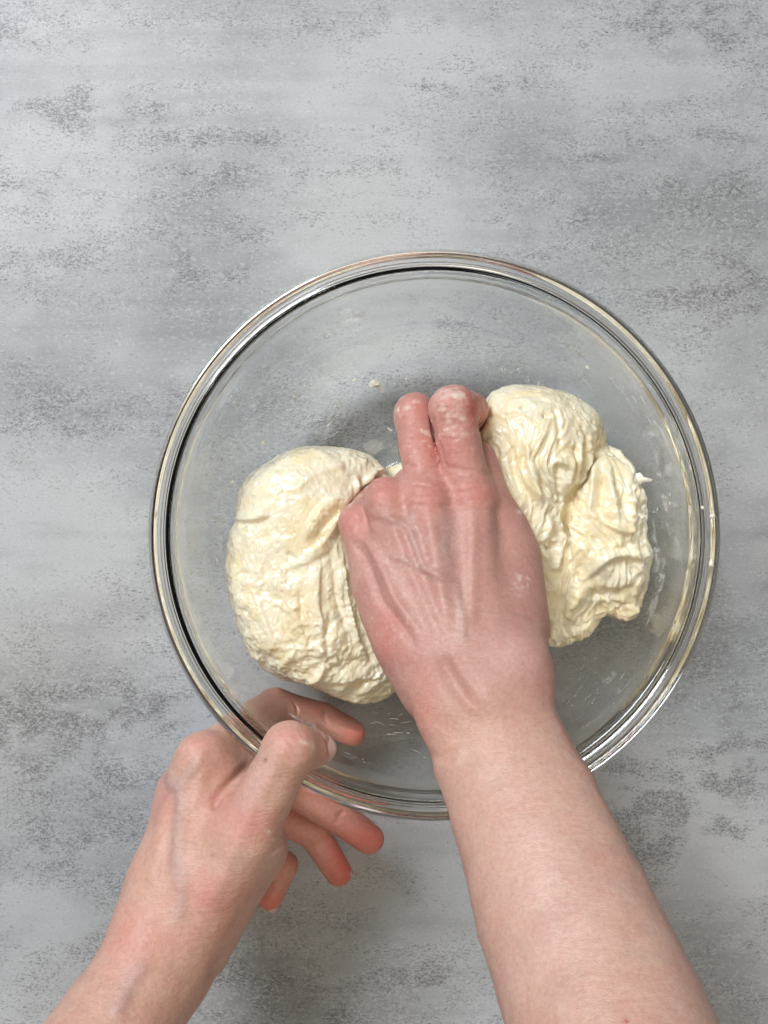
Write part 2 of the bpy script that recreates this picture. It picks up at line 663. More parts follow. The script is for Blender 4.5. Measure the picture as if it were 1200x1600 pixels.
side_r = (0.93, 0.36, 0.0)
right_prims = [
    # forearm and wrist
    etube((1030, 1810, 252), (952, 1602, 214), 37, 34, 37, 33, side_r, 2),
    etube((952, 1602, 214), (880, 1420, 182), 37, 33, 35.2, 29, side_r, 1.5),
    etube((880, 1420, 182), (820, 1262, 157), 35.2, 29, 31.4, 23, side_r, 1.5),
    etube((820, 1262, 157), (781, 1175, 144), 31.4, 23, 29.5, 19.5, side_r, 1.5),
    etube((781, 1175, 144), (750, 1085, 133), 29.5, 19.5, 26.0, 18.5, side_r, 1.5),
    etube((750, 1085, 133), (720, 990, 119), 26.0, 18.5, 31.5, 16, (1, .1, -.03), 14),
    # palm
    etube((722, 990, 114), (700, 850, 98), 33, 14, 33, 11.5, (1, .1, -.06), 10),
    # metacarpals
    cone((676, 1015, 120), (606, 792, 100), 13, 10.5, 9),
    cone((712, 1005, 124), (668, 786, 105), 12.5, 10.5, 7),
    cone((752, 1005, 122), (737, 786, 103), 12.5, 10.3, 7),
    cone((792, 1005, 115), (787, 826, 94), 13, 10.2, 8),
    cone((806, 985, 102), (797, 880, 93), 14.5, 14, 10),
    # knuckle heads
    cone((604, 785, 101.5), (600, 775, 99), 9.6, 9.0, 4),
    cone((666, 776, 104), (665, 770, 103), 10.0, 9.6, 5),
    cone((738, 776, 102), (736, 770, 101), 9.8, 9.4, 5),
    # ulna head
    cone((802, 1036, 129), (806, 1046, 128), 13, 13, 14),
    # thumb lying along the index side
    cone((670, 1042, 113), (595, 915, 99), 15, 12.4, 12),
    cone((612, 955, 102), (676, 1082, 117), 12.5, 13, 9),
    cone((594, 915, 99), (562, 818, 89), 12.6, 10.2, 3),
    cone((562, 818, 89), (590, 775, 62), 10.0, 8.0, 2),
    # index: straight down into the dough
    cone((606, 788, 99), (618, 778, 66), 10.0, 9.0, 2),
    cone((618, 778, 66), (632, 790, 42), 9.0, 7.6, 2),
    # webs between the fingers
    cone((640, 770, 94), (638, 748, 84), 8.0, 6.0, 8),
    cone((703, 768, 96), (698, 744, 88), 7.5, 5.5, 8),
    cone((768, 790, 92), (750, 716, 88), 10.0, 8.0, 9),
    # middle
    cone((667, 782, 103), (662, 745, 97), 10.2, 9.3, 4),
    cone((662, 745, 97), (652, 690, 91), 9.5, 9.4, .6),
    cone((652, 690, 91), (648, 648, 84), 9.4, 9.6, 1.0),
    cone((647, 650, 86), (649, 645, 83), 9.6, 9.3, 3),
    cone((648, 645, 84), (654, 652, 60), 9.3, 8.4, 1.5),
    cone((654, 652, 60), (668, 690, 44), 8.2, 7.2, 1.5),
    # ring
    cone((737, 782, 101), (729, 745, 102), 10.4, 10.3, 4),
    cone((729, 745, 102), (716, 690, 102), 10.6, 10.5, .6),
    cone((716, 690, 102), (708, 638, 101), 10.5, 10.3, 1.0),
    cone((704, 640, 102), (714, 636, 98), 10.4, 10.2, 3),
    cone((708, 636, 102), (735, 640, 74), 10.2, 8.6, 1.2),
    cone((735, 640, 74), (728, 680, 48), 8.6, 7.2, 1.5),
    # little finger folded under the ring finger
    cone((785, 826, 93), (748, 762, 66), 10.0, 8.2, 6),
    cone((748, 762, 66), (742, 710, 46), 8.0, 7.0, 3),
]

side_l = (0.83, 0.52, 0.15)
left_prims = [
    # forearm and wrist
    etube((14, 1880, 190), (104, 1735, 160), 30, 33, 28, 31, side_l, 2),
    etube((104, 1735, 160), (188, 1600, 134), 28, 31, 24.2, 28, side_l, 1.5),
    etube((188, 1600, 134), (250, 1500, 116), 24.2, 28, 21.5, 25, side_l, 1.5),
    etube((250, 1500, 116), (288, 1400, 102), 21.5, 25, 22.5, 29, side_l, 10),
    # palm, seen on its thumb edge
    etube((275, 1430, 98), (310, 1290, 86), 24, 28, 20, 28, (.9, .4, .25), 12),
    # metacarpals
    cone((282, 1425, 112), (313, 1187, 104), 14, 10.8, 8),
    cone((256, 1430, 100), (288, 1238, 88), 14, 10.8, 7),
    cone((246, 1440, 88), (273, 1292, 70), 12, 10.3, 7),
    cone((252, 1450, 78), (278, 1345, 56), 11.5, 9.6, 7),
    # index knuckle
    cone((313, 1184, 105), (322, 1178, 103), 9.2, 8.8, 6),
    # thumb
    cone((302, 1440, 112), (384, 1305, 121), 15, 14, 14),
    cone((384, 1305, 121), (452, 1170, 129), 14, 11.6, 6),
    cone((452, 1170, 129), (486, 1170, 119), 11.6, 9.4, 4),
    # ball of the thumb
    cone((398, 1325, 107), (316, 1450, 98), 15.5, 15, 12),
    # web from thumb to index
    cone((345, 1285, 108), (352, 1225, 98), 9.5, 8, 16),
    cone((348, 1208, 97), (408, 1168, 74), 10.5, 8.5, 8),
    cone((366, 1240, 98), (402, 1200, 82), 8.5, 7.0, 8),
    cone((300, 1205, 97), (284, 1240, 86), 10.5, 10.5, 8),
    # heel of the palm
    cone((322, 1488, 80), (318, 1496, 74), 11.8, 11.4, 3),
    # index under the bowl wall
    cone((316, 1185, 103), (424, 1110, 49), 10.4, 9.8, 5),
    cone((424, 1110, 49), (500, 1130, 37), 9.8, 9.4, 2),
    cone((500, 1130, 37), (544, 1152, 38), 9.4, 8.6, 2),
    # middle
    cone((288, 1238, 88), (440, 1225, 50), 10.2, 9.0, 5),
    cone((440, 1225, 50), (528, 1275, 44), 9.0, 8.6, 1.2),
    cone((528, 1275, 44), (577, 1311, 46), 8.8, 8.0, 1.2),
    # ring
    cone((273, 1292, 70), (405, 1262, 38), 9.8, 8.8, 5),
    cone((405, 1262, 38), (490, 1302, 34), 8.8, 8.4, 1.2),
    cone((490, 1302, 34), (529, 1363, 36), 8.5, 7.2, 1.2),
    # little finger
    cone((278, 1345, 56), (385, 1320, 32), 9.0, 8.0, 5),
    cone((385, 1320, 32), (444, 1352, 28), 8.0, 7.5, 1.2),
    cone((444, 1352, 28), (422, 1404, 28), 7.5, 6.6, 1.2),
]


def bounds(prims, pad):
    pts = np.array([p[1] for p in prims] + [p[2] for p in prims])
    return pts.min(0) - pad, pts.max(0) + pad


SKIN = np.array([.615, .378, .30])


def blob(P, cx, cy, rx, ry=None, rot=0.0):
    ry = ry or rx
    dx, dy = P[:, 0] - cx, P[:, 1] - cy
    c, s = math.cos(rot), math.sin(rot)
    u, v = dx * c + dy * s, -dx * s + dy * c
    return np.exp(-(u / rx) ** 2 - (v / ry) ** 2)


def build_arm(name, prims, h, detail, label, cut):
    lo, hi = bounds(prims, 42)
    lo[1] = max(lo[1], cut)                        # the sleeve-ward end, well outside the frame
    f = Field(lo, hi, h)
    for p in prims:
        f.add(p)
    f.D[:, 0, :] = np.maximum(f.D[:, 0, :], 1.0)
    V, F = f.mesh()
    V = laplace(V, F, 3, .5)
    N = vnormals(V, F)
    V, C = detail(V, N)
    o = make_mesh(name, V, F, M_SKIN, cols=np.clip(C, 0.01, 1))
    tag(o, label, 'hand')
    return o


def stroke(P, up, pts, wpx, amp, prof='ridge', taper=True):
    line = catmull(pts, 6)
    lo, hi = line.min(0) - 6 * wpx, line.max(0) + 6 * wpx
    k = np.where((P[:, 0] > lo[0]) & (P[:, 0] < hi[0]) & (P[:, 1] > lo[1]) & (P[:, 1] < hi[1]) & (up > 0.05))[0]
    out = np.zeros(len(P))
    if len(k) == 0:
        return out
    d, s, al = seg_dist(P[k], line)
    if prof == 'ridge':
        g = np.exp(-(d / wpx) ** 2)
    else:                                         # 'fold': steep on the right-hand side of the stroke, gentle on the left
        g = np.where(s > 0, np.exp(-(d / (2.6 * wpx)) ** 2), np.exp(-(d / (.45 * wpx)) ** 2))
    if taper:
        g = g * np.clip(np.minimum(al, 1 - al) * 5 + .15, 0, 1)
    out[k] = amp * g * np.clip(up[k] * 2.5, 0, 1)
    return out


def detail_right(V, N):
    P = to_px(V)
    up = N[:, 2]
    d = np.zeros(len(V))
    veins = [([(592, 803), (612, 812), (634, 822), (648, 848), (660, 880), (684, 900), (712, 908)], 7, .9),
             ([(606, 868), (630, 874), (652, 886), (676, 898)], 5, .6),
             ([(712, 908), (722, 960), (724, 1010)], 7, .5),
             ([(650, 848), (642, 812), (652, 780)], 6, .5)]
    for pts, wd, a in veins:
        d += stroke(P, up, pts, wd * .9, a * 2.0)
    tendons = [([(556, 832), (582, 856), (604, 900), (622, 940), (656, 988)], 8, 1.6),
               ([(606, 800), (630, 860), (660, 930), (690, 1000)], 9, .9),
               ([(668, 800), (682, 880), (700, 980)], 10, .9),
               ([(738, 800), (738, 890), (735, 990)], 10, .8),
               ([(688, 1026), (704, 1056), (730, 1096), (762, 1120)], 10, 1.0), ([(700, 1010), (722, 1050), (752, 1088)], 9, -.7)]
    for pts, wd, a in tendons:
        d += stroke(P, up, pts, wd, a * 1.45)
    grooves = [([(550, 846), (566, 866), (580, 896), (598, 940), (632, 985), (650, 1010)], 6, -1.3),
               ([(640, 860), (668, 930), (690, 985)], 10, -.5),
               ([(705, 830), (716, 900), (722, 960)], 12, -.7),
               ([(566, 790), (578, 812), (600, 818)], 7, -.8),
               ([(632, 724), (640, 728), (650, 727)], 3, -.8),
               ([(790, 952), (820, 958), (845, 975)], 7, -.6),
               ([(690, 722), (702, 730), (726, 735), (750, 740)], 4, -.55),
               ([(674, 650), (680, 680), (686, 702), (694, 728)], 3.0, -1.5),
               ([(576, 760), (574, 780), (578, 800)], 5, -.7),
               ([(660, 1180), (692, 1184), (712, 1170)], 8, -.7),
               ([(655, 1120), (690, 1130), (720, 1160), (735, 1210)], 16, -.6)]
    for pts, wd, a in grooves:
        d += stroke(P, up, pts, wd, a * 1.2)
    # small skin folds over the finger joints and knuckles
    for k in range(40):
        x = random.uniform(640, 760)
        y = random.uniform(735, 790) + random.uniform(-8, 8)
        L = random.uniform(10, 24)
        d += stroke(P, up, [(x - L, y + 2), (x, y), (x + L, y + random.uniform(-3, 4))], 2.4, -.34)
    for k in range(22):
        x, y = (random.uniform(640, 655), random.uniform(630, 700)) if k % 2 else (random.uniform(695, 725), random.uniform(625, 700))
        d += stroke(P, up, [(x - 16, y + 2), (x, y), (x + 16, y + 1)], 2.2, -.36)
    d += .35 * fbm(V / 9.0, 3, 5)
    V = V + N * d[:, None]
    C = np.tile(SKIN, (len(V), 1))
    n = fbm(V / 22.0, 3, 11)
    n2 = fbm(V / 9.0, 3, 12)
    C *= 1 + np.stack([.05 * n, .05 * n + .10 * n2, .05 * n + .11 * n2], 1)

    def tint(mask, col, amt):
        nonlocal C
        t = np.clip(mask * amt, 0, 1)[:, None]
        C = C * (1 - t) + np.array(col) * t
    hand = sstep(1190, 1010, P[:, 1])
    tint(hand, (.53, .272, .232), .88)
    red = [(602, 770, 26, 24), (668, 778, 34, 28), (744, 770, 36, 26), (650, 632, 34, 30), (548, 812, 26, 26), (712, 625, 30, 26), (745, 630, 22, 30),
           (680, 700, 60, 40), (600, 1000, 24, 50), (660, 1110, 20, 60)]
    for (x, y, a, b) in red:
        tint(blob(P, x, y, a, b), (.60, .19, .165), .48)
    tint(blob(P, 745, 632, 16, 30), (.62, .10, .08), .8)  # deep red of the shaded fingertip put into the skin colour
    tint(blob(P, 800, 1026, 42, 34), (.72, .47, .43), .5)  # highlight on the wrist bump, painted in as paler skin
    tint(blob(P, 640, 930, 60, 22, .9), (.66, .42, .36), .35)  # highlight along the tendon, painted in as a pale streak
    tint(blob(P, 720, 960, 22, 70), (.62, .42, .33), .4)
    for pts, wd, a in veins:
        tint(stroke(P, up, pts, wd * 1.3, 1.0), (.45, .31, .285), .32)
    tint(blob(P, 698, 850, 16, 50), (.42, .32, .31), .4)
    tint(blob(P, 860, 1400, 90, 170, -.35), (.70, .47, .40), .55)
    tint(blob(P, 700, 1300, 26, 180, -.2), (.62, .34, .28), .35)
    # flour and dough left on the fingers
    fl = np.clip(blob(P, 716, 612, 30, 12, .2) + .8 * blob(P, 700, 640, 22, 26), 0, 1) * sstep(-.25, .5, fbm(V / 3.0, 3, 77))
    tint(fl, (.80, .72, .62), .75)
    fl2 = blob(P, 818, 905, 12, 26, .4) * sstep(0, .5, fbm(V / 2.2, 3, 78))
    tint(fl2, (.80, .70, .62), .7)
    for (x, y, r) in ((622, 641, 5), (637, 636, 4), (723, 655, 5), (812, 800, 4), (545, 787, 4)):
        tint(blob(P, x, y, r) * sstep(-.5, .2, fbm(V / 1.6, 2, 80 + int(x))), (.80, .72, .62), .9)
    # dough rubbed onto the sides of the hand where it is sunk in
    edge = sstep(.45, .05, up) * sstep(1060, 960, P[:, 1]) * sstep(-.05, .35, fbm(V / 4.0, 3, 85)) * (V[:, 2] < 98)
    tint(edge, (.82, .75, .62), .75)
    tint(blob(P, 640, 930, 130, 150) * sstep(.42, .6, vnoise(V / 1.5, 88)), (.76, .62, .53), .22)
    tint(blob(P, 680, 660, 60, 60) * sstep(.30, .6, fbm(V / 2.4, 2, 89)), (.82, .72, .62), .55)
    for (x, y, r) in ((979, 1596, 4),):
        tint(blob(P, x, y, r), (.45, .06, .07), .9)
    for k in range(40):
        x, y = random.uniform(700, 1000), random.uniform(1180, 1600)
        tint(blob(P, x, y, random.uniform(2, 4)), (.50, .27, .20), random.uniform(.1, .35))
    return V, C


def detail_left(V, N):
    P = to_px(V)
    up = N[:, 2]
    d = np.zeros(len(V))
    veins = [([(322, 1170), (302, 1200), (284, 1230), (282, 1270), (276, 1320), (272, 1370)], 8, 1.0),
             ([(262, 1200), (268, 1225), (284, 1232)], 7, .8),
             ([(284, 1330), (280, 1370), (285, 1410), (270, 1450)], 10, .6),
             ([(230, 1500), (200, 1545), (175, 1600)], 11, .7)]
    for pts, wd, a in veins:
        d += stroke(P, up, pts, wd, a * 1.4)
    ridges = [([(320, 1180), (300, 1280), (288, 1380)], 11, .7),
              ([(455, 1150), (400, 1250), (360, 1340), (325, 1420)], 12, .7),
              ([(262, 1225), (248, 1300), (235, 1390)], 9, .5)]
    for pts, wd, a in ridges:
        d += stroke(P, up, pts, wd, a * 1.4)
    grooves = [([(392, 1192), (362, 1222), (338, 1248), (334, 1270)], 7, -1.6),
               ([(270, 1250), (262, 1320), (252, 1380)], 8, -.5),
               ([(455, 1098), (461, 1112), (458, 1132)], 3.0, -1.0),
               ([(507, 1108), (505, 1125), (508, 1140)], 3.0, -.8),
               ([(523, 1290), (530, 1276), (540, 1264)], 3.5, -1.0),
               ([(478, 1322), (494, 1312), (512, 1300)], 4, -.9),
               ([(325, 1530), (338, 1510), (350, 1490)], 5, -.7),
               ([(498, 1142), (512, 1158), (518, 1182)], 3.5, -.5),
               ([(330, 1300), (300, 1400), (310, 1450)], 14, -.3)]
    for pts, wd, a in grooves:
        d += stroke(P, up, pts, wd, a * 1.4)
    for k in range(12):
        t = random.uniform(0, 1)
        x, y = 446 + 34 * t + random.uniform(-6, 6), 1146 - 4 * t + random.uniform(-8, 20)
        d += stroke(P, up, [(x - 12, y - 9), (x, y), (x + 10, y + 10)], 2.2, -.22)
    d += .35 * fbm(V / 9.0, 3, 25)
    V = V + N * d[:, None]
    C = np.tile(SKIN * np.array([1.02, .99, .98]), (len(V), 1))
    n, n2 = fbm(V / 22.0, 3, 31), fbm(V / 9.0, 3, 32)
    C *= 1 + np.stack([.05 * n, .05 * n + .10 * n2, .05 * n + .11 * n2], 1)

    def tint(mask, col, amt):
        nonlocal C
        t = np.clip(mask * amt, 0, 1)[:, None]
        C = C * (1 - t) + np.array(col) * t
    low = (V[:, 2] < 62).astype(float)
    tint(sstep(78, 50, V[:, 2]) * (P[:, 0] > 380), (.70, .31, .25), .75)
    for (x, y, a, b) in ((585, 1310, 30, 26), (540, 1375, 22, 24), (425, 1415, 20, 22), (555, 1155, 26, 24), (540, 1335, 30, 40)):
        tint(blob(P, x, y, a, b) * low, (.78, .17, .12), .65)
    for (x, y, a, b) in ((312, 1165, 28, 26), (365, 1270, 50, 46), (400, 1290, 30, 30), (330, 1400, 50, 50), (450, 1150, 34, 22), (255, 1240, 24, 50), (200, 1470, 60, 60)):
        tint(blob(P, x, y, a, b), (.66, .26, .23), .42)
    tint(blob(P, 400, 1230, 18, 60, .5), (.72, .48, .44), .45)
    tint(blob(P, 350, 1350, 40, 30), (.72, .50, .45), .4)
    for pts, wd, a in veins:
        tint(stroke(P, up, pts, wd * 1.3, 1.0), (.40, .33, .33), .34)
    tint(blob(P, 415, 1188, 3.2), (.25, .10, .09), .8)
    tint(blob(P, 332, 1336, 4), (.45, .20, .18), .5)
    tint(blob(P, 303, 1318, 5, 8), (.48, .22, .20), .4)
    for (x, y, a, b, r) in ((420, 1300, 5, 3, .3), (426, 1312, 4, 2.5, .2), (431, 1332, 12, 3, -.6), (474, 1160, 8, 3, .2), (489, 1166, 4, 8, 0)):
        tint(blob(P, x, y, a, b, r), (.84, .72, .62), .6)
    tint(blob(P, 565, 1150, 16, 14) * low, (.68, .25, .2), .3)
    return V, C


right_arm = build_arm('person_hand', right_prims, 1.0, detail_right, 'bare right hand and forearm pressing its knuckles into the dough', -285)
left_arm = build_arm('person_hand', left_prims, 1.0, detail_left, 'bare left hand gripping the bowl rim with thumb over the edge', -275)


def nail(parent, centre, axis, normal, L, Wd, label=None):
    """a curved nail plate, centre in mm, growing along axis"""
    ax = np.array(axis, float)
    ax /= np.linalg.norm(ax)
    nz = np.array(normal, float)
    nz -= ax * (nz @ ax)
    nz /= np.linalg.norm(nz)
    sd = np.cross(nz, ax)
    nu, nv = 12, 12
    top, bot = [], []
    for j in range(nv + 1):
        v = j / nv * 2 - 1
        for i in range(nu + 1):
            u = i / nu * 2 - 1
            wl = Wd / 2 * (1 - .10 * v * v) * (1 - .35 * max(0, -v) ** 4)
            x = u * wl
            y = v * L / 2 * (1 - .20 * u * u if v > 0 else 1 - .28 * u * u)
            z = -.30 * Wd * u * u * .9 - .05 * L * v * v
            p = np.array(centre) + sd * x + ax * y + nz * z
            top.append(p)
            bot.append(p - nz * .55)
    V = np.array(top + bot)
    n = nu + 1
    o = n * (nv + 1)
    F = []
    for j in range(nv):
        for i in range(nu):
            a = j * n + i
            F.append((a, a + 1, a + 1 + n, a + n))
            F.append((o + a, o + a + n, o + a + 1 + n, o + a + 1))
    ring = [i for i in range(n)] + [j * n + nu for j in range(1, nv + 1)] + [nv * n + i for i in range(nu - 1, -1, -1)] + [j * n for j in range(nv - 1, 0, -1)]
    for a, b in zip(ring, ring[1:] + ring[:1]):
        F.append((a, o + a, o + b, b))
    ob = make_mesh('fingernail', V, F, M_NAIL, parent=parent)
    if label:
        ob['label'] = label
    return ob


tip = W(486, 1170, 119)
ip = W(452, 1170, 129)
axt = tip - ip
nrm = np.array([.62, .18, .76])
nrm = nrm - axt * (nrm @ axt) / (axt @ axt)
nrm /= np.linalg.norm(nrm)
nail(left_arm, tip + nrm * 8.5 + axt / np.linalg.norm(axt) * 3.0, axt, nrm, 12, 12.5, 'short thumbnail tucked over the glass rim')
for (q0, q1, nn, rr, L, wd) in ((W(490, 1302, 34), W(528, 1362, 36), (.85, .53, -.25), 7.1, 9, 8.5), (W(444, 1352, 28), W(422, 1404, 28), (.8, -.34, .5), 6.1, 8, 7.5)):
    ax = (q1 - q0) / np.linalg.norm(q1 - q0)
    nn = np.array(nn) - ax * (np.array(nn) @ ax)
    nn /= np.linalg.norm(nn)
    nail(left_arm, q1 + nn * rr + ax * 1.5, ax, nn, L, wd)


# ------------------------------------------------------------------ dough
def poly_inside(X, Y, poly):
    """signed distance to a closed outline (positive inside), on 2-D arrays"""
    P = np.stack([X.ravel(), Y.ravel()], 1)
    pl = np.vstack([poly, poly[:1]])
    d = np.full(len(P), 1e9)
    ins = np.zeros(len(P), bool)
    for a, b in zip(pl[:-1], pl[1:]):
        ba = b - a
        pa = P - a
        t = np.clip(pa @ ba / max(ba @ ba, 1e-9), 0, 1)
        q = pa - t[:, None] * ba
        d = np.minimum(d, np.hypot(q[:, 0], q[:, 1]))
        c = ((a[1] > P[:, 1]) != (b[1] > P[:, 1]))
        with np.errstate(divide='ignore', invalid='ignore'):
            xi = (b[0] - a[0]) * (P[:, 1] - a[1]) / (b[1] - a[1]) + a[0]
        ins ^= c & (P[:, 0] < xi)
    return np.where(ins, d, -d).reshape(X.shape)


def lobe(f, px_poly, zc, Tu, Td, R, k, p=2.3):
    """a rounded mass with the given outline at height zc; Tu(x, y) is its rise above zc"""
    poly = catmull(list(px_poly) + [px_poly[0]], 4)[:-1]
    poly = np.array([W(x, y, zc)[:2] for x, y in poly])
    X, Y = f.ax[0][:, None] * np.ones_like(f.ax[1])[None, :], np.ones_like(f.ax[0])[:, None] * f.ax[1][None, :]
    d = poly_inside(X, Y, poly)
    e = np.clip(1 - d / R, 0, 3)[:, :, None]
    Z = f.ax[2][None, None, :] - zc
    s = FPX / (CAM_Z - zc)
    tu = Tu(600 + X * s, 800 - Y * s)[:, :, None]
    q = np.where(Z > 0, np.abs(Z) / tu, np.abs(Z) / Td)
    v = ((e ** p + q ** p) ** (1 / p) - 1) * np.minimum(R, tu) * .85
    f.D[...] = smin(f.D, v.astype(np.float32), k)


left_poly = [(640, 770), (606, 738), (584, 716), (548, 702), (505, 698), (460, 702), (415, 724), (383, 752), (373, 780), (372, 806), (360, 834), (355, 880), (360, 930),
             (376, 975), (392, 1014), (430, 1050), (490, 1071), (540, 1092), (590, 1093), (624, 1074), (662, 1040), (684, 960), (672, 860)]
right_poly = [(736, 668), (752, 640), (766, 617), (800, 604), (850, 606), (900, 621), (930, 647), (940, 680), (937, 706), (916, 748), (896, 790), (890, 850),
              (894, 910), (888, 960), (878, 998), (850, 995), (800, 960), (764, 880), (742, 800), (730, 720)]
flap_poly = [(930, 696), (962, 706), (985, 735), (994, 765), (1004, 800), (1006, 850), (1008, 900), (1001, 940), (985, 966), (965, 963), (945, 958), (920, 985),
             (880, 1004), (852, 996), (846, 900), (864, 800), (892, 735)]
bridge_poly = [(590, 760), (660, 700), (760, 690), (800, 780), (800, 930), (760, 980), (660, 980), (600, 900)]

df = Field((-86, -108, 6), (142, 72, 94), 0.65)
lobe(df, left_poly, 48, lambda x, y: 36 - 17 * sstep(470, 620, x) - 5 * sstep(980, 1080, y), 44, 38, 4, 2.7)
lobe(df, bridge_poly, 26, lambda x, y: 12 + 0 * x, 22, 22, 6)
lobe(df, right_poly, 52, lambda x, y: 33 - 10 * sstep(760, 960, y), 48, 34, 6)
lobe(df, flap_poly, 54, lambda x, y: 25 - 8 * sstep(860, 980, y), 50, 26, 2.5)
# the hand has pressed its own hollow
hf = Field(df.lo, (142, 72, 94), 0.65)
for p in right_prims[6:]:
    hf.add(p)
for p in right_prims[3:6]:
    hf.add(p)
df.D = -smin(-df.D, hf.D - .35, 2.0)
# it lies against the glass
X, Y, Z = df.xyz((slice(None),) * 3)
rr = np.sqrt((X - RIM_C[0]) ** 2 + (Y - RIM_C[1]) ** 2)
zi = z_in(rr[:, :, 0]).astype(np.float32)[:, :, None]
ri = r_in(df.ax[2]).astype(np.float32)[None, None, :]
g = np.maximum((rr - ri) + .8, (zi - Z) * .8 + .8 - 6 * (rr > 100))
df.D = -smin(-df.D, -g.astype(np.float32), 3.0)
V, F = df.mesh()
V = laplace(V, F, 3, .5)
N = vnormals(V, F)
P = to_px(V)
up = N[:, 2]
rightness = sstep(690, 770, P[:, 0])
flap = sstep(-8, 8, seg_dist(P, catmull([(938, 600), (938, 695), (913, 746), (884, 790), (887, 845), (889, 900), (879, 1040)], 4))[0]
             * -seg_dist(P, catmull([(938, 600), (938, 695), (913, 746), (884, 790), (887, 845), (889, 900), (879, 1040)], 4))[1])
d = np.zeros(len(V))
# soft lumps everywhere, finer grain on the left mass
d += 2.4 * fbm(V / 20.0, 3, 41)
d += (.5 * (1 - rightness) + .15) * fbm(V / 5.0, 3, 43)
# stretched gluten: strands running along the pull (roughly up the frame on the right, slanting on the left)
wv = np.stack([fbm(V / 26.0, 2, 51), fbm(V / 26.0, 2, 52), np.zeros(len(V))], 1) * 16
Q = V + wv
st = 1 - np.abs(fbm(np.stack([Q[:, 0] / 10.0 + Q[:, 1] * .03, Q[:, 1] / 40.0, Q[:, 2] / 14.0], 1), 3, 55)) * 2.6
st2 = 1 - np.abs(fbm(np.stack([Q[:, 0] / 3.4, Q[:, 1] / 15.0, Q[:, 2] / 7.0], 1), 2, 57)) * 2.6
msk = sstep(-.35, .45, fbm(V / 15.0, 2, 59))
d += rightness * (2.5 * st * (.35 + .65 * msk) + 1.3 * st2 * (1 - .5 * msk)) * (.35 + .65 * sstep(640, 715, P[:, 1]))
Q2 = np.stack([Q[:, 0] * .8 + Q[:, 1] * .6, -Q[:, 0] * .6 + Q[:, 1] * .8, Q[:, 2]], 1)
sl = 1 - np.abs(fbm(np.stack([Q2[:, 0] / 26.0, Q2[:, 1] / 8.0, Q2[:, 2] / 12.0], 1), 3, 61)) * 2.6
smoothtop = blob(P, 440, 790, 90, 70)
d += (1 - rightness) * (1.1 * sl * msk) * (1 - .75 * smoothtop)
rg = 1 - np.abs(fbm(V / 7.0, 3, 63)) * 2.5
d += (1 - rightness) * .7 * np.maximum(rg, -.4) * sstep(900, 1010, P[:, 1])
d += flap * .9 * np.maximum(1 - np.abs(fbm(Q / 9.0, 3, 67)) * 2.5, -.6)
fine_r = 1 - np.abs(fbm(np.stack([Q[:, 0] / 2.6, Q[:, 1] / (7.0 - 3.0 * (1 - rightness)), Q[:, 2] / 4.0], 1), 2, 91)) * 2.6
d += .34 * fine_r * (.75 + 1.0 * rightness * sstep(640, 715, P[:, 1])) * (1 - .6 * smoothtop)
d += .55 * sstep(.5, .78, vnoise(V / 2.1, 93)) * (1 - .6 * smoothtop) * (1 - .5 * rightness) - .5 * sstep(.55, .8, vnoise(V / 2.6, 95))
S = lambda pts, wd, a, pr='ridge': stroke(P, up, pts, wd, a * 1.35, pr)
# left mass
d += S([(423, 804), (397, 812), (368, 813)], 7, 2.4, 'fold')
d += S([(476, 848), (481, 822), (497, 796), (515, 779), (534, 778), (552, 786)], 7, 2.8, 'fold')
d += S([(478, 868), (505, 847), (524, 818)], 6, 1.6)
d += S([(380, 835), (374, 870), (378, 910)], 9, -1.2)
d += S([(437, 1043), (446, 1027), (464, 1013)], 5, 2.2, 'fold')
d += S([(480, 1059), (497, 1048), (507, 1035)], 5, 1.8)
d += S([(491, 1005), (518, 1021), (529, 1034)], 5, 1.8, 'fold')
d += S([(585, 1055), (558, 1056), (518, 1061), (478, 1058), (440, 1046)], 6, 2.4, 'fold')
d += S([(555, 870), (552, 920), (562, 975), (575, 1020)], 5, -1.4)
d += S([(535, 900), (540, 950), (553, 1010)], 4, -1.0)
d += S([(515, 960), (508, 1000), (512, 1020)], 5, -1.2)
d += S([(446, 905), (452, 880), (462, 868)], 12, -1.6)
d += S([(440, 945), (448, 985), (470, 1000)], 7, -1.0)
d += S([(557, 745), (559, 770), (566, 782)], 6, 2.4)
d += S([(563, 745), (566, 765), (574, 768)], 5, -3.2)
d += S([(572, 772), (580, 748), (600, 732)], 6, 2.6)
d += S([(586, 752), (594, 740)], 7, -4.0)
d += S([(555, 1084), (575, 1062), (596, 1045)], 5, 1.8, 'fold')
for pts, wd, a, pr in (([(455, 772), (490, 742), (540, 726)], 6, .8, 'ridge'), ([(500, 836), (528, 806), (552, 792)], 5, 1.5, 'fold'), ([(440, 890), (486, 872), (520, 850)], 6, 1.2, 'ridge'),
                       ([(520, 890), (528, 940), (545, 1000)], 5, -1.3, 'ridge'), ([(500, 880), (496, 940), (506, 990)], 5, 1.3, 'fold'), ([(470, 920), (472, 970), (490, 1010)], 5, -1.2, 'ridge'),
                       ([(536, 860), (540, 920), (556, 990), (580, 1040)], 4, 1.5, 'fold'), ([(400, 930), (420, 975), (436, 1020)], 6, 1.1, 'fold')):
    d += S(pts, wd, a, pr)
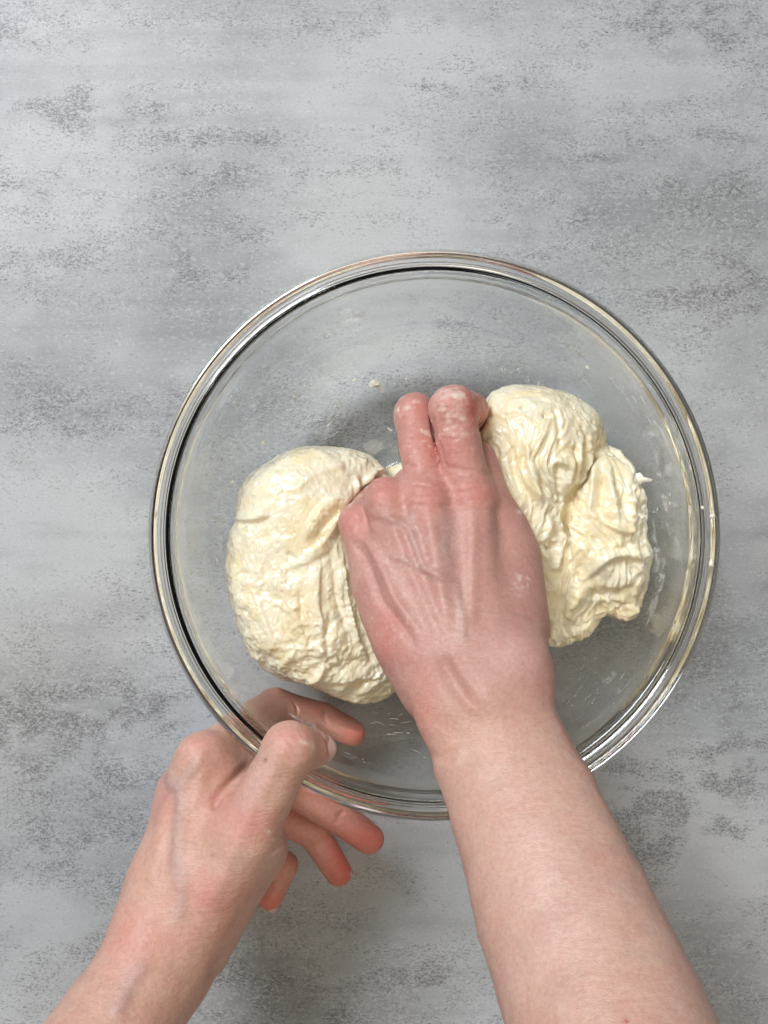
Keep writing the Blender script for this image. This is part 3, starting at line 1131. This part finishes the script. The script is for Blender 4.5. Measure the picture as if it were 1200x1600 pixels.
# right mass
d += S([(940, 690), (927, 718), (913, 748), (890, 775), (882, 805), (886, 845), (891, 880), (881, 926), (878, 975)], 5, -4.2)
d += S([(892, 700), (887, 738), (880, 768)], 5, 1.8)
d += S([(910, 682), (899, 722), (891, 757)], 5, 2.0)
d += S([(928, 676), (920, 719), (911, 744), (893, 775)], 5, 2.2)
d += S([(900, 690), (893, 725), (886, 758)], 3.5, -1.8)
d += S([(919, 680), (910, 715), (900, 748)], 4, -2.2)
d += S([(865, 720), (876, 712), (888, 705)], 5, 2.2, 'fold')
d += S([(841, 738), (849, 767), (862, 782), (877, 791)], 4.5, -2.0)
d += S([(865, 722), (870, 751), (877, 789)], 4.5, -2.6)
d += S([(878, 742), (874, 770), (880, 795)], 4, 1.6)
d += S([(798, 690), (806, 740), (812, 772)], 5, -1.2)
d += S([(818, 680), (830, 730), (845, 790)], 5, 1.4)
d += S([(836, 850), (852, 832), (857, 803)], 5, 1.8)
d += S([(870, 808), (878, 845), (888, 878)], 4, 1.8)
d += S([(855, 846), (858, 858)], 7, -3.4)
d += S([(846, 850), (850, 872), (861, 886), (868, 862), (862, 838)], 4, 1.4)
d += S([(935, 722), (927, 773), (923, 802)], 5, 1.8)
d += S([(945, 735), (940, 775), (938, 800)], 5, -2.2)
d += S([(956, 732), (967, 773), (978, 815)], 5, -2.0)
d += S([(952, 738), (955, 778), (962, 812)], 4, 1.6)
d += S([(972, 760), (983, 789), (989, 810)], 5, 1.6)
d += S([(989, 822), (973, 832), (948, 820), (922, 802)], 7, 2.6, 'fold')
d += S([(930, 790), (940, 810), (960, 818)], 7, -2.4)
d += S([(1007, 879), (978, 868), (946, 872), (918, 900)], 7, 2.8, 'fold')
d += S([(915, 926), (948, 924), (992, 918)], 7, -2.2)
d += S([(990, 850), (960, 858), (930, 862)], 5, -1.4)
d += S([(884, 962), (893, 948), (912, 915)], 9, 3.0)
d += S([(1000, 945), (975, 958), (945, 954)], 7, 1.6)
d += S([(815, 634), (822, 642)], 5, -2.4)
d += S([(846, 650), (862, 652)], 4, -2.4)
d += S([(758, 648), (776, 653), (795, 666)], 4, -1.6)
d += S([(782, 650), (800, 648), (815, 646)], 4, -1.2)
d += S([(868, 640), (872, 672), (874, 700)], 4, -1.0)
d += S([(855, 985), (885, 990), (905, 978)], 6, 1.4)
d *= np.clip(.25 + up * 1.2, .25, 1)
hd = hf.sample(V)
d = np.where(d > 0, d * np.clip(hd / 3.0, 0, 1), d)          # not into the hand
V = V + N * d[:, None]
# keep clear of the glass after the relief
rv = np.hypot(V[:, 0] - RIM_C[0], V[:, 1] - RIM_C[1])
lim = r_in(V[:, 2]) - .5
k = np.where(rv > lim, lim / np.maximum(rv, 1e-6), 1)
V[:, 0] = RIM_C[0] + (V[:, 0] - RIM_C[0]) * k
V[:, 1] = RIM_C[1] + (V[:, 1] - RIM_C[1]) * k
V[:, 2] = np.maximum(V[:, 2], z_in(np.hypot(V[:, 0] - RIM_C[0], V[:, 1] - RIM_C[1])) + .4)
DC = np.array([.87, .79, .605])
C = np.tile(DC, (len(V), 1)) * (1 + .04 * fbm(V / 12.0, 3, 71))[:, None]
yl = sstep(-.1, .5, fbm(V / 14.0, 3, 73) + .35 * flap * sstep(900, 960, P[:, 1]) + .25 * sstep(1000, 1080, P[:, 1]))
C *= 1 - yl[:, None] * np.array([.02, .075, .20])
dough = make_mesh('bread_dough', V, F, M_DOUGH, cols=np.clip(C, 0, 1))
tag(dough, 'sticky cream bread dough in two folded mounds either side of the fist', 'dough')
VD, ND = V, N
del df


# ------------------------------------------------------------------ dough left on the glass
def bowl_point(px, py, lift=.2):
    """where the line of sight through this frame position meets the inside of the bowl"""
    for z in np.arange(112, 6, -.25):
        p = W(px, py, z)
        r = math.hypot(p[0] - RIM_C[0], p[1] - RIM_C[1])
        if z <= z_in(r) or r > r_in(z):
            break
    c = np.array([RIM_C[0] - p[0], RIM_C[1] - p[1], 60 - z])
    dz = (z_in(r + .5) - z_in(r - .5))
    n = np.array([-(p[0] - RIM_C[0]) / max(r, 1e-3) * dz, -(p[1] - RIM_C[1]) / max(r, 1e-3) * dz, 1.0])
    n /= np.linalg.norm(n)
    return p + n * lift, n


def off_glass(p, gap):
    """lift a point that has sunk into the curved wall"""
    r = math.hypot(p[0] - RIM_C[0], p[1] - RIM_C[1])
    if r < 85:
        return np.array([p[0], p[1], max(p[2], z_in(r) + gap)])
    lim = r_in(p[2]) - gap
    f = min(1.0, lim / r)
    return np.array([RIM_C[0] + (p[0] - RIM_C[0]) * f, RIM_C[1] + (p[1] - RIM_C[1]) * f, p[2]])


def frame_of(n, ang):
    t = np.array([math.cos(ang), math.sin(ang), 0.0])
    t = t - n * (t @ n)
    t /= np.linalg.norm(t)
    return t, np.cross(n, t)


def scrap_mesh(c, n, ang, lx, ly, hz, seed, nr=7, ns=18, wob=.28):
    """an irregular flattened crumb resting on a surface with normal n"""
    t, b = frame_of(n, ang)
    V, F = [], []
    rs = np.random.RandomState(seed)
    ph = rs.uniform(0, 6.28, 4)
    am = rs.uniform(.3, 1, 4)
    for j in range(nr):
        ph_j = j / (nr - 1) * math.pi
        for i in range(ns):
            a = 2 * math.pi * i / ns
            wv = 1 + wob * sum(am[q] * math.sin((q + 2) * a + ph[q]) for q in range(4)) / 2
            r = math.sin(ph_j) * wv
            hz_ = math.cos(ph_j) * hz * (1 + .35 * math.sin(3 * a + ph[0]) * math.sin(ph_j))
            V.append(c + t * lx * r * math.cos(a) + b * ly * r * math.sin(a) + n * (hz_ + hz * .6))
    for j in range(nr - 1):
        for i in range(ns):
            a, b2 = j * ns + i, j * ns + (i + 1) % ns
            F.append((a, a + ns, b2 + ns, b2))
    return V, F


def scrap(px, py, ang, lx, ly, hz, seed, label, on=None, cat='dough scrap'):
    if on is None:
        c, n = bowl_point(px, py)
    else:
        c, n = on
    V, F = scrap_mesh(c, n, ang, lx, ly, hz, seed)
    if on is None:
        V = [off_glass(p, .1) for p in V]
    o = make_mesh('dough_scrap', V, np.array(F), M_CRUMB, cols=np.tile(np.array([.91, .87, .74]), (len(V), 1)))
    return tag(o, label, cat, 'scraps of dough stuck in and on the bowl')


scrap(584, 598, .6, 3.2, 2.4, 1.7, 3, 'largest loose dough crumb stuck to the glass above the knuckles')
scrap(595, 606, -1.3, 2.5, 1.1, .8, 5, 'narrow dough crumb hanging from the largest loose crumb above the knuckles')
scrap(609, 671, -.6, 1.9, .6, .3, 8, 'forked thin dough smear on the glass left of the middle finger')
scrap(634, 591, .4, .8, .6, .4, 9, 'tiny round dough speck on glass right of the largest crumb')
scrap(553, 593, .7, 1.2, .6, .4, 12, 'small oval dough speck on glass left of the largest crumb')
scrap(363, 754, 1.3, 1.0, 2.0, .6, 13, 'small dough crumb on the glass beside the left mound')
scrap(411, 692, 1.2, 1.6, 1.0, .5, 15, 'pale dough speck on the glass above the left mound')
scrap(919, 573, .2, 1.3, .8, .5, 16, 'tiny dough speck on the glass above the right mound')
up_n = np.array([0., 0, 1])
scrap(0, 0, 1.4, 1.9, 1.2, .9, 21, 'white dough crumb on the outer rim, lower of the two at right', on=(W(1111, 880, 116.2), up_n))
scrap(0, 0, .3, 1.2, 1.2, .8, 22, 'white dough crumb on the outer rim, upper of the two at right', on=(W(1113, 806, 116.2), up_n))
scrap(1098, 793, .2, .8, .9, .5, 23, 'tiny white speck just inside the rim at right')


def flake(pts, zs, thick, label):
    """a thin torn shred: outline in the frame with a height for each corner"""
    top = [W(x, y, z) for (x, y), z in zip(pts, zs)]
    bot = [p - np.array([0, 0, thick]) for p in top]
    c = np.mean(top, 0) + np.array([0, 0, thick * .8])
    cb = np.mean(bot, 0)
    n = len(pts)
    V = top + bot + [c, cb]
    F = [(i, (i + 1) % n, 2 * n) for i in range(n)] + [(n + (i + 1) % n, n + i, 2 * n + 1) for i in range(n)]
    F += [(i, n + i, n + (i + 1) % n, (i + 1) % n) for i in range(n)]
    o = make_mesh('dough_shred', V, F, M_CRUMB, cols=np.tile(np.array([.84, .80, .70]), (len(V), 1)))
    tag(o, label, 'dough scrap', 'scraps of dough stuck in and on the bowl')
    return o


flake([(984, 756), (990, 741), (1000, 738), (1006, 745), (1021, 749), (1016, 753), (1006, 754), (997, 759), (990, 760)], [70, 72, 73, 73, 73, 73, 72, 71, 70], 1.2,
      'pointed white shred of dough sticking out right of the flap')
flake([(994, 790), (999, 793), (1004, 793), (1008, 787), (1009, 793), (1005, 799), (1000, 799), (995, 797)], [69, 69, 69, 70, 70, 69, 69, 69], 1.0,
      'small forked white shred at the right edge of the flap')
flake([(1003, 806), (1010, 805), (1012, 811), (1008, 818), (1004, 814)], [69, 70, 70, 70, 69], 1.2, 'small square white shred below the forked shred')

# fine streaks and specks of dough dried on the glass: nobody could count them
VS, FS = [], []
rs = np.random.RandomState(11)
zones = [((560, 560, 470, 160), 36, .7), ((380, 740, 60, 120), 16, 1.2), ((900, 1050, 60, 50), 34, 1.1), ((1020, 850, 30, 90), 40, 1.4), ((960, 1110, 70, 60), 30, .8),
         ((620, 1130, 80, 60), 24, .5), ((480, 620, 110, 60), 26, .6), ((1000, 650, 40, 60), 12, 1.2), ((700, 560, 200, 60), 14, .2), ((930, 1150, 60, 40), 26, .8)]
for (cx, cy_, sx, sy), cnt, a0 in zones:
    for q in range(cnt):
        x, y = cx + rs.normal() * sx * .5, cy_ + rs.normal() * sy * .5
        if math.hypot(x - 677, y - 834) > 395:
            continue
        c, n = bowl_point(x, y, .08)
        ang = -math.atan2(y - 834, x - 677) + math.pi / 2 + rs.normal() * .5
        if rs.rand() < .45:
            lx, ly = rs.uniform(1.2, 4.5), rs.uniform(.15, .35)
        else:
            lx, ly = rs.uniform(.3, 1.0), rs.uniform(.25, .6)
        v, f = scrap_mesh(c, n, ang, lx, ly, .14, rs.randint(1 << 30), nr=4, ns=9, wob=.4)
        v = [off_glass(p, .1) for p in v]
        o = len(VS)
        VS += v
        FS += [tuple(i + o for i in fc) for fc in f]
sm = make_mesh('dough_smears', VS, np.array(FS), M_FILM)
tag(sm, 'fine dried dough streaks and specks on the inside of the glass', 'dough smears', kind='stuff')

def haze_material():
    k = NT('flour_haze')
    tc = k.n('ShaderNodeTexCoord').outputs['Object']
    k.b.inputs['Base Color'].default_value = (.86, .86, .85, 1)
    k.b.inputs['Roughness'].default_value = .6
    a = k.ramp(k.noise(k.mapping(tc, (150, 150, 60)), 1.0, 5, .7, .5), [(.46, (0, 0, 0)), (.72, (.40, .40, .40))])
    k.l(a, k.b.inputs['Alpha'])
    return k.m


VS, FS = [], []
hz = [((640, 530), 330, 90, 12), ((440, 600), 90, 90, 8), ((345, 790), 30, 130, 8), ((1030, 830), 34, 150, 10), ((960, 1090), 80, 70, 8), ((900, 560), 90, 60, 5), ((540, 1170), 80, 40, 4)]
for (cx, cy_), sx, sy, cnt in hz:
    for q in range(cnt):
        x, y = cx + rs.uniform(-1, 1) * sx, cy_ + rs.uniform(-1, 1) * sy
        if not 150 < math.hypot(x - 677, y - 834) < 375:
            continue
        c, n = bowl_point(x, y, .2)
        ang = -math.atan2(y - 834, x - 677) + math.pi / 2 + rs.normal() * .3
        v, f = scrap_mesh(c, n, ang, rs.uniform(6, 16), rs.uniform(2, 5), .05, rs.randint(1 << 30), nr=7, ns=20, wob=.4)
        v = [off_glass(p, .12) for p in v]
        o = len(VS)
        VS += v
        FS += [tuple(i + o for i in fc) for fc in f]
hzo = make_mesh('flour_film', VS, np.array(FS), haze_material())
tag(hzo, 'thin hazy film of flour and dough wiped on the inside of the glass', 'flour film', kind='stuff')
